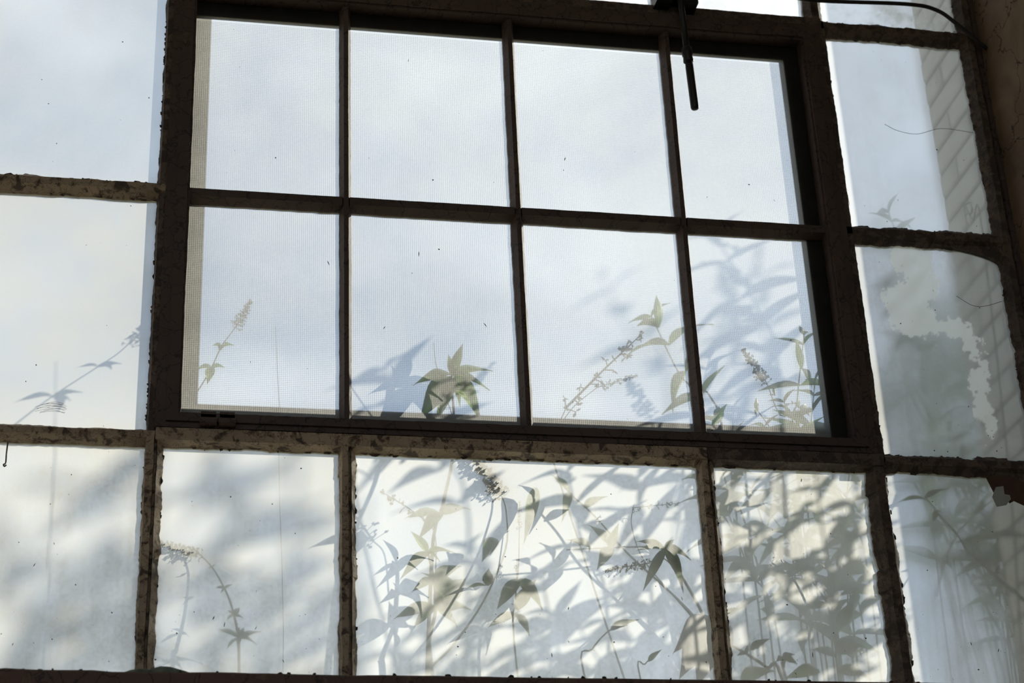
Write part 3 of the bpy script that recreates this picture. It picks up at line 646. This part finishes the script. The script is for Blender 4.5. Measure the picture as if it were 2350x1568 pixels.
for q in ((0.566, 0.200, 3.095), (0.722, 0.220, 3.129), (0.589, 0.160, 3.027)): leaf(bs, c, q, .26, 2)
# the rosette in the large lower pane, with its side spikes
bs = bush(.70, .12, 'leafy bush arching behind the left half of the large lower pane')
put_stem(bs, [(0.597, 0.070, 2.967), (0.600, 0.070, 2.948), (0.610, 0.080, 2.907), (0.614, 0.090, 2.841), (0.600, 0.100, 2.775), (0.603, 0.100, 2.717)] + [Vector((.64, .12, 2.2)), Vector((.70, .12, 0))], .0020, .006)
for q, w_, k in (((0.558, 0.060, 3.010), .30, 0), ((0.655, 0.050, 2.957), .22, 2), ((0.531, 0.050, 2.892), .22, 2), ((0.620, 0.050, 2.936), .2, 1), ((0.570, 0.090, 2.950), .24, 1)): leaf(bs, (0.597, 0.070, 2.965), q, w_, k)
for q, w_, k in (((0.559, 0.070, 2.872), .30, 2), ((0.666, 0.070, 2.889), .28, 1), ((0.638, 0.060, 2.836), .30, 2), ((0.578, 0.060, 2.914), .14, 0), ((0.640, 0.060, 2.920), .14, 0), ((0.676, 0.100, 2.946), .3, 1)): leaf(bs, (0.610, 0.080, 2.907), q, w_, k)
for q, w_, k in (((0.698, 0.130, 2.856), .34, 2), ((0.694, 0.160, 2.938), .34, 1), ((0.527, 0.120, 2.829), .3, 2), ((0.573, 0.140, 2.817), .3, 1), ((0.669, 0.140, 2.819), .3, 1)): leaf(bs, (0.616, 0.100, 2.849), q, w_, k)
put_spike(bs, (0.759, 0.025, 3.081), (0.694, 0.030, 3.186), 2, 1.15)
put_stem(bs, [(0.759, 0.025, 3.083), (0.769, 0.040, 3.049), (0.770, 0.070, 2.978), (0.720, 0.090, 2.863), (0.652, 0.100, 2.766), (0.603, 0.100, 2.717)], .0014, .003)
put_spike(bs, (0.796, 0.040, 3.006), (0.798, 0.030, 3.074), 0, .8)
put_stem(bs, [(0.796, 0.040, 3.006), (0.793, 0.050, 2.931), (0.783, 0.060, 2.844), (0.782, 0.080, 2.772)] + [Vector((.80, .1, 2.3)), Vector((.70, .12, 1.3))], .0009, .003)
put_spike(bs, (0.609, 0.120, 3.054), (0.494, 0.080, 3.111), 1, 1.2)
put_stem(bs, [(0.609, 0.120, 3.054), (0.621, 0.110, 3.014), (0.617, 0.100, 2.914)], .0009, .0014)
put_spike(bs, (0.783, 0.050, 2.841), (0.789, 0.040, 2.947), 1, .8); put_spike(bs, (0.780, 0.060, 2.814), (0.812, 0.060, 2.869), 1, .9)
leaf(bs, (0.751, 0.100, 3.014), (0.718, 0.080, 2.950), .36, 1); leaf(bs, (0.846, 0.080, 3.130), (0.814, 0.080, 2.995), .17, 1)
leaf(bs, (0.718, 0.030, 2.877), (0.723, 0.030, 2.917), .5, 0); leaf(bs, (0.715, 0.030, 2.877), (0.675, 0.050, 2.876), .2, 2)
for a, q, w_ in (((0.794, 0.060, 2.904), (0.745, 0.070, 2.837), .3), ((0.794, 0.060, 2.904), (0.846, 0.070, 2.839), .3), ((0.789, 0.070, 2.838), (0.833, 0.060, 2.905), .3), ((0.790, 0.080, 2.831), (0.728, 0.090, 2.804), .28), ((0.790, 0.080, 2.831), (0.821, 0.100, 2.789), .3)): leaf(bs, a, q, w_, 1)
# right half of the large lower pane
bs = bush(1.22, .14, 'dark leaved bush behind the right half of the large lower pane')
put_stem(bs, [(1.125, 0.040, 2.979), (1.145, 0.050, 2.950), (1.173, 0.060, 2.903), (1.207, 0.080, 2.850), (1.238, 0.100, 2.777), (1.256, 0.110, 2.716)] + [Vector((1.22, .13, 2.2)), Vector((1.22, .14, 0))], .0020, .006)
for q, w_, k in (((1.057, 0.035, 2.990), .20, 2), ((1.063, 0.050, 2.975), .20, 2), ((1.180, 0.030, 2.948), .30, 2), ((1.156, 0.030, 2.872), .20, 1), ((1.075, 0.070, 2.886), .17, 1), ((1.152, 0.050, 3.004), .26, 1)): leaf(bs, (1.125, 0.040, 2.977), q, w_, k)
put_spike(bs, (1.086, 0.030, 2.939), (0.982, 0.025, 2.916), 0, .9); put_stem(bs, [(1.086, 0.030, 2.941), (1.117, 0.040, 2.956), (1.159, 0.055, 2.927)], .0010, .0014)
put_spike(bs, (1.075, 0.100, 3.097), (1.187, 0.100, 3.112), 1, 1.0)
put_stem(bs, [(1.075, 0.100, 3.097), (1.072, 0.110, 3.054), (1.099, 0.120, 2.975), (1.180, 0.100, 2.856), (1.238, 0.100, 2.777)], .0010, .002)
put_stem(bs, [(0.928, 0.160, 3.014), (1.028, 0.150, 3.018), (1.102, 0.120, 3.011), (1.128, 0.050, 2.981)], .0015, .0025)
put_stem(bs, [(0.925, 0.090, 3.126), (0.989, 0.100, 3.069), (1.057, 0.110, 2.991), (1.188, 0.110, 2.860), (1.250, 0.110, 2.760)], .0016, .0028)
for a, q, w_ in (((1.028, 0.150, 3.018), (0.973, 0.120, 3.060), .3), ((1.028, 0.150, 3.018), (1.045, 0.120, 3.068), .3), ((0.987, 0.150, 3.014), (0.923, 0.130, 3.026), .3), ((0.925, 0.090, 3.126), (0.884, 0.080, 3.163), .3), ((0.925, 0.090, 3.126), (0.903, 0.080, 3.048), .22), ((0.961, 0.100, 3.094), (1.018, 0.100, 3.123), .26), ((1.028, 0.150, 3.018), (0.989, 0.130, 2.955), .34)): leaf(bs, a, q, w_, 2)
leaf(bs, (0.991, 0.050, 2.789), (1.054, 0.040, 2.811), .22, 1); leaf(bs, (1.070, 0.050, 2.720), (1.099, 0.040, 2.744), .26, 1)
put_stem(bs, [(1.029, 0.050, 2.801), (0.989, 0.050, 2.789), (0.950, 0.060, 2.749), (0.930, 0.070, 2.698)] + [Vector((1.05, .12, 2.3)), Vector((1.22, .14, 1.2))], .0012, .003)
put_stem(bs, [(1.083, 0.050, 2.731), (1.065, 0.060, 2.717), (1.055, 0.070, 2.686)] + [Vector((1.15, .12, 2.3)), Vector((1.22, .14, 1.4))], .0010, .003)
for a, q in (((1.260, 0.220, 2.857), (1.181, 0.200, 2.727)), ((1.268, 0.220, 2.857), (1.220, 0.200, 2.707)), ((1.277, 0.240, 2.875), (1.272, 0.200, 2.718)), ((1.284, 0.240, 2.885), (1.183, 0.240, 2.800))): leaf(bs, a, q, .42, 2, dry=True)
put_stem(bs, [(1.284, 0.220, 2.900), (1.268, 0.220, 2.857), (1.275, 0.200, 2.748)] + [Vector((1.30, .18, 2.2)), Vector((1.22, .14, 1.0))], .002, .004)
# lower right pane
bs = bush(1.50, .16, 'bush with small curled leaves behind the lower right pane')
put_stem(bs, [(1.255, 0.050, 2.763), (1.292, 0.050, 2.742), (1.340, 0.060, 2.714), (1.383, 0.080, 2.683)] + [Vector((1.48, .14, 2.2)), Vector((1.50, .16, 0))], .0022, .006)
leaf(bs, (1.253, 0.050, 2.829), (1.282, 0.030, 2.839), .34, 1); leaf(bs, (1.300, 0.040, 2.747), (1.344, 0.030, 2.770), .30, 1); leaf(bs, (1.292, 0.050, 2.742), (1.295, 0.040, 2.759), .4, 1); leaf(bs, (1.292, 0.050, 2.742), (1.267, 0.040, 2.733), .3, 1)
for q, k in (((1.355, 0.040, 2.720), 2), ((1.401, 0.040, 2.738), 2), ((1.377, 0.050, 2.714), 2), ((1.411, 0.060, 2.722), 1)): leaf(bs, (1.375, 0.050, 2.735), q, .45, k)
put_stem(bs, [(1.376, 0.050, 2.738), (1.381, 0.060, 2.717), (1.392, 0.080, 2.674), Vector((1.50, .15, 2.1))], .0015, .003)
put_spike(bs, (1.392, 0.030, 2.954), (1.364, 0.025, 2.993), 1, 1.2); put_spike(bs, (1.428, 0.030, 2.935), (1.428, 0.025, 2.954), 1, 1.6)
put_stem(bs, [(1.389, 0.030, 2.958), (1.416, 0.030, 2.938), (1.453, 0.040, 2.918), (1.498, 0.060, 2.860), (1.519, 0.090, 2.779), (1.518, 0.100, 2.701)] + [Vector((1.55, .15, 2.2)), Vector((1.50, .16, 1.2))], .0011, .003)
for a, q in (((1.475, 0.100, 2.721), (1.391, 0.100, 2.700)), ((1.521, 0.100, 2.762), (1.599, 0.120, 2.790)), ((1.520, 0.100, 2.752), (1.460, 0.100, 2.771)), ((1.521, 0.100, 2.721), (1.595, 0.100, 2.703)), ((1.298, 0.120, 2.704), (1.381, 0.120, 2.725)), ((1.526, 0.080, 2.816), (1.570, 0.080, 2.879)), ((1.498, 0.060, 2.860), (1.446, 0.060, 2.849))): leaf(bs, a, q, .34, 2)
# far right: bare wiry stems
bs = bush(1.98, .22, 'wiry bare stemmed bush behind the bottom right corner pane')
put_stem(bs, [(1.722, 0.060, 3.124), (1.768, 0.060, 3.127), (1.792, 0.060, 3.100), (1.838, 0.060, 3.037), (1.856, 0.060, 2.997), (1.900, 0.060, 2.955), (1.928, 0.060, 2.927), (1.974, 0.070, 2.893), (2.030, 0.090, 2.819)] + [Vector((1.97, .16, 2.3)), Vector((1.98, .22, 0))], .0013, .006)
leaf(bs, (1.768, 0.060, 3.127), (1.832, 0.050, 3.151), .16, 2); leaf(bs, (1.768, 0.060, 3.127), (1.711, 0.080, 3.125), .16, 2); leaf(bs, (1.794, 0.060, 3.098), (1.778, 0.060, 3.067), .34, 1); leaf(bs, (1.794, 0.060, 3.098), (1.804, 0.050, 3.088), .3, 1)
for q in ((1.926, 0.050, 2.967), (1.906, 0.060, 2.944), (1.914, 0.050, 2.934), (1.931, 0.060, 2.947)): leaf(bs, (1.917, 0.060, 2.951), q, .22, 1)
put_stem(bs, [(1.984, 0.160, 3.169), (1.921, 0.150, 3.118), (1.865, 0.120, 3.065), (1.838, 0.150, 3.006), (1.826, 0.200, 2.937)], .0014, .0018)
# bush by the reveal: dark narrow leaves in the vent's last column and in the shaded right panes
bs = bush(1.75, .40, 'dark narrow leaved bush close to the brick reveal on the right')
for i, (t_, ln, le_, ll_, sp_) in enumerate((((1.616, 0.300, 3.668), .34, (.15, -.1), .10, None), ((1.613, 0.260, 3.513), .30, (.2, 0), .10, None), ((1.512, 0.220, 3.436), .22, (-.3, 0), .09, None),
        ((1.520, 0.350, 3.552), .2, (-.5, .1), .06, .10), ((2.004, 0.070, 3.946), .10, (-.3, .1), .055, None), ((1.933, 0.200, 3.380), .4, (-.15, .1), .085, None),
        ((1.435, 0.200, 3.400), .15, (-.3, 0), .08, None))):
    shoot(bs, t_, ln, le_, ll_, .18, sp_, .06, .8, 40+i)
# taller bushes a step further out; the sun throws their shadows on the panes
bs = bush(2.22, .90, 'dense leafy bush in the yard just beyond the end of the brick reveal')
for i, (t_, ln, le_, ll_) in enumerate((
 ((2.119, 0.620, 3.610), .45, (.2, 0), .13), ((2.273, 0.660, 3.661), .5, (.1, .1), .13), ((2.411, 0.700, 3.658), .5, (.3, .1), .13), ((2.184, 0.720, 3.549), .35, (-.3, 0), .12),
 ((2.337, 0.680, 3.493), .4, (.3, 0), .13), ((2.336, 0.760, 3.420), .4, (0, .1), .12), ((2.312, 0.650, 3.317), .35, (.3, 0), .12), ((2.237, 0.800, 3.488), .3, (-.4, .1), .11), ((2.183, 0.700, 3.283), .3, (-.2, 0), .12), ((2.046, 0.620, 4.248), .5, (0, .2), .12))):
    shoot(bs, t_, ln, le_, ll_, .19, .12 if i % 3 == 1 else None, .06, 1, 60+i)
bs = bush(1.75, .70, 'leafy bush in the yard behind the right side of the vent')
for i, (t_, ln, le_, ll_) in enumerate((
 ((1.381, 0.400, 3.447), .35, (-.2, 0), .12), ((1.636, 0.480, 3.500), .4, (.1, .1), .13), ((1.815, 0.550, 3.484), .4, (.2, .1), .12), ((1.429, 0.500, 3.273), .35, (-.3, 0), .12),
 ((1.700, 0.580, 3.340), .35, (0, .1), .12), ((1.735, 0.500, 3.211), .35, (.2, 0), .12), ((1.569, 0.550, 3.197), .3, (-.2, 0), .12), ((1.794, 0.620, 3.205), .3, (.1, 0), .12), ((1.399, 0.600, 3.407), .35, (-.4, .1), .13))):
    shoot(bs, t_, ln, le_, ll_, .19, None, .06, 1, 80+i)
bs = bush(2.00, 1.25, 'soft leafy bush further out in the yard behind the vent')
for i, (t_, ln, le_, ll_) in enumerate((
 ((1.642, 0.900, 3.492), .4, (-.3, 0), .14), ((1.712, 0.850, 3.426), .4, (-.1, 0), .14), ((1.924, 0.950, 3.458), .4, (0, .1), .14), ((1.706, 1.000, 3.493), .4, (-.4, .1), .14), ((1.931, 1.100, 3.736), .45, (-.2, .1), .14),
 ((2.640, 1.100, 4.370), .45, (.1, 0), .10), ((2.903, 1.250, 4.668), .4, (.1, .1), .11), ((2.693, 1.400, 4.725), .3, (-.5, 0), .10), ((1.335, 0.700, 3.915), .4, (-.5, 0), .14))):
    shoot(bs, t_, ln, le_, ll_, .18, .16 if i % 4 == 1 else None, .08, 1, 100+i)
bs = bush(4.00, 3.30, 'tallest bush, far out in the yard beyond the brick reveal, with long drooping leaves')
for i, (t_, ln, le_, ll_) in enumerate((
 ((3.599, 2.900, 5.304), .7, (.9, .1), .22), ((3.727, 2.900, 5.348), .6, (.9, 0), .22), ((3.554, 2.800, 5.139), .6, (1.0, 0), .22), ((3.701, 2.800, 5.183), .6, (.8, .1), .2), ((3.485, 2.800, 5.021), .6, (.5, .1), .22),
 ((3.509, 2.700, 4.909), .6, (.4, 0), .2), ((3.591, 2.700, 4.978), .6, (.5, 0), .2), ((3.444, 2.600, 4.756), .6, (.4, 0), .2), ((3.418, 2.800, 4.907), .6, (.4, 0), .2))):
    shoot(bs, t_, ln, le_, ll_, .20, None, .15, 1.2, 130+i, .55)
for i, (t_, ln, le_, ll_) in enumerate((
 ((3.987, 3.400, 5.746), .9, (1.2, 0), .3), ((3.878, 3.400, 5.624), .8, (1.1, 0), .28), ((3.880, 3.300, 5.435), .8, (1.0, 0), .28), ((3.781, 3.300, 5.339), .8, (.8, 0), .26), ((3.757, 3.200, 5.235), .7, (.6, 0), .24), ((3.797, 3.400, 5.536), .8, (.8, 0), .26))):
    shoot(bs, t_, ln, le_, ll_, .19, None, .19, 1.4, 150+i, .6)

for a, q, w_ in (((3.591, 3.000, 5.498), (3.358, 3.000, 5.258), .15), ((2.972, 2.500, 4.852), (2.914, 2.600, 4.802), .13), ((2.906, 2.600, 4.802), (2.820, 2.600, 4.691), .2), ((3.495, 3.000, 5.364), (3.460, 3.000, 5.324), .4), ((3.229, 2.700, 4.997), (3.101, 2.700, 4.918), .2), ((3.231, 2.900, 5.166), (3.162, 2.900, 5.052), .3), ((3.209, 2.700, 4.865), (3.077, 2.700, 4.753), .3), ((3.010, 2.600, 4.795), (2.911, 2.600, 4.728), .3)):
    leaf(bs, a, q, w_, 0, tuple(-SUN_DIR)); put_stem(bs, [a, tuple(Vector(a)+Vector((.12, .1, -.15))), (4.0, 3.4, 3.2), (4.0, 3.32, 1.5), (4.0, 3.3, 0)], .003, .012)
for a, q, w_ in (((3.017, 2.500, 4.988), (3.265, 2.500, 5.075), .13), ((2.873, 2.300, 4.732), (3.162, 2.300, 4.817), .12), ((2.837, 2.200, 4.541), (3.032, 2.200, 4.637), .16), ((2.875, 2.200, 4.443), (3.037, 2.200, 4.531), .18), ((2.470, 2.000, 4.425), (2.595, 2.000, 4.447), .25), ((2.425, 1.900, 4.235), (2.603, 1.900, 4.324), .2), ((2.237, 1.800, 4.091), (2.394, 1.800, 4.187), .22), ((2.311, 1.700, 4.007), (2.446, 1.700, 4.093), .2), ((2.576, 2.100, 4.417), (2.655, 2.100, 4.438), .4), ((2.475, 1.800, 4.189), (2.566, 1.800, 4.258), .25)):
    leaf(bs, a, q, w_, 0, tuple(-SUN_DIR)); put_stem(bs, [q, tuple(Vector(q)+Vector((.14, .1, -.12))), (3.7, 3.1, 3.0), (3.95, 3.28, 1.5), (4.0, 3.3, 0)], .003, .012)

bs = [o for o in bpy.data.objects if o.get('label', '').startswith('leafy bush in the yard')][0]
put_spike(bs, (1.010, 0.420, 3.494), (1.222, 0.400, 3.708), 1, 1.0); put_spike(bs, (1.093, 0.420, 3.553), (1.200, 0.420, 3.592), 0, .9)
put_stem(bs, [(1.010, 0.420, 3.494), (0.987, 0.430, 3.438), (0.976, 0.450, 3.357), (1.3, .5, 2.2), (1.7, .66, 1.0), (1.75, .70, 0)], .0012, .004)
put_stem(bs, [(1.093, 0.420, 3.553), (1.033, 0.420, 3.501), (0.994, 0.430, 3.450)], .0009, .0014)
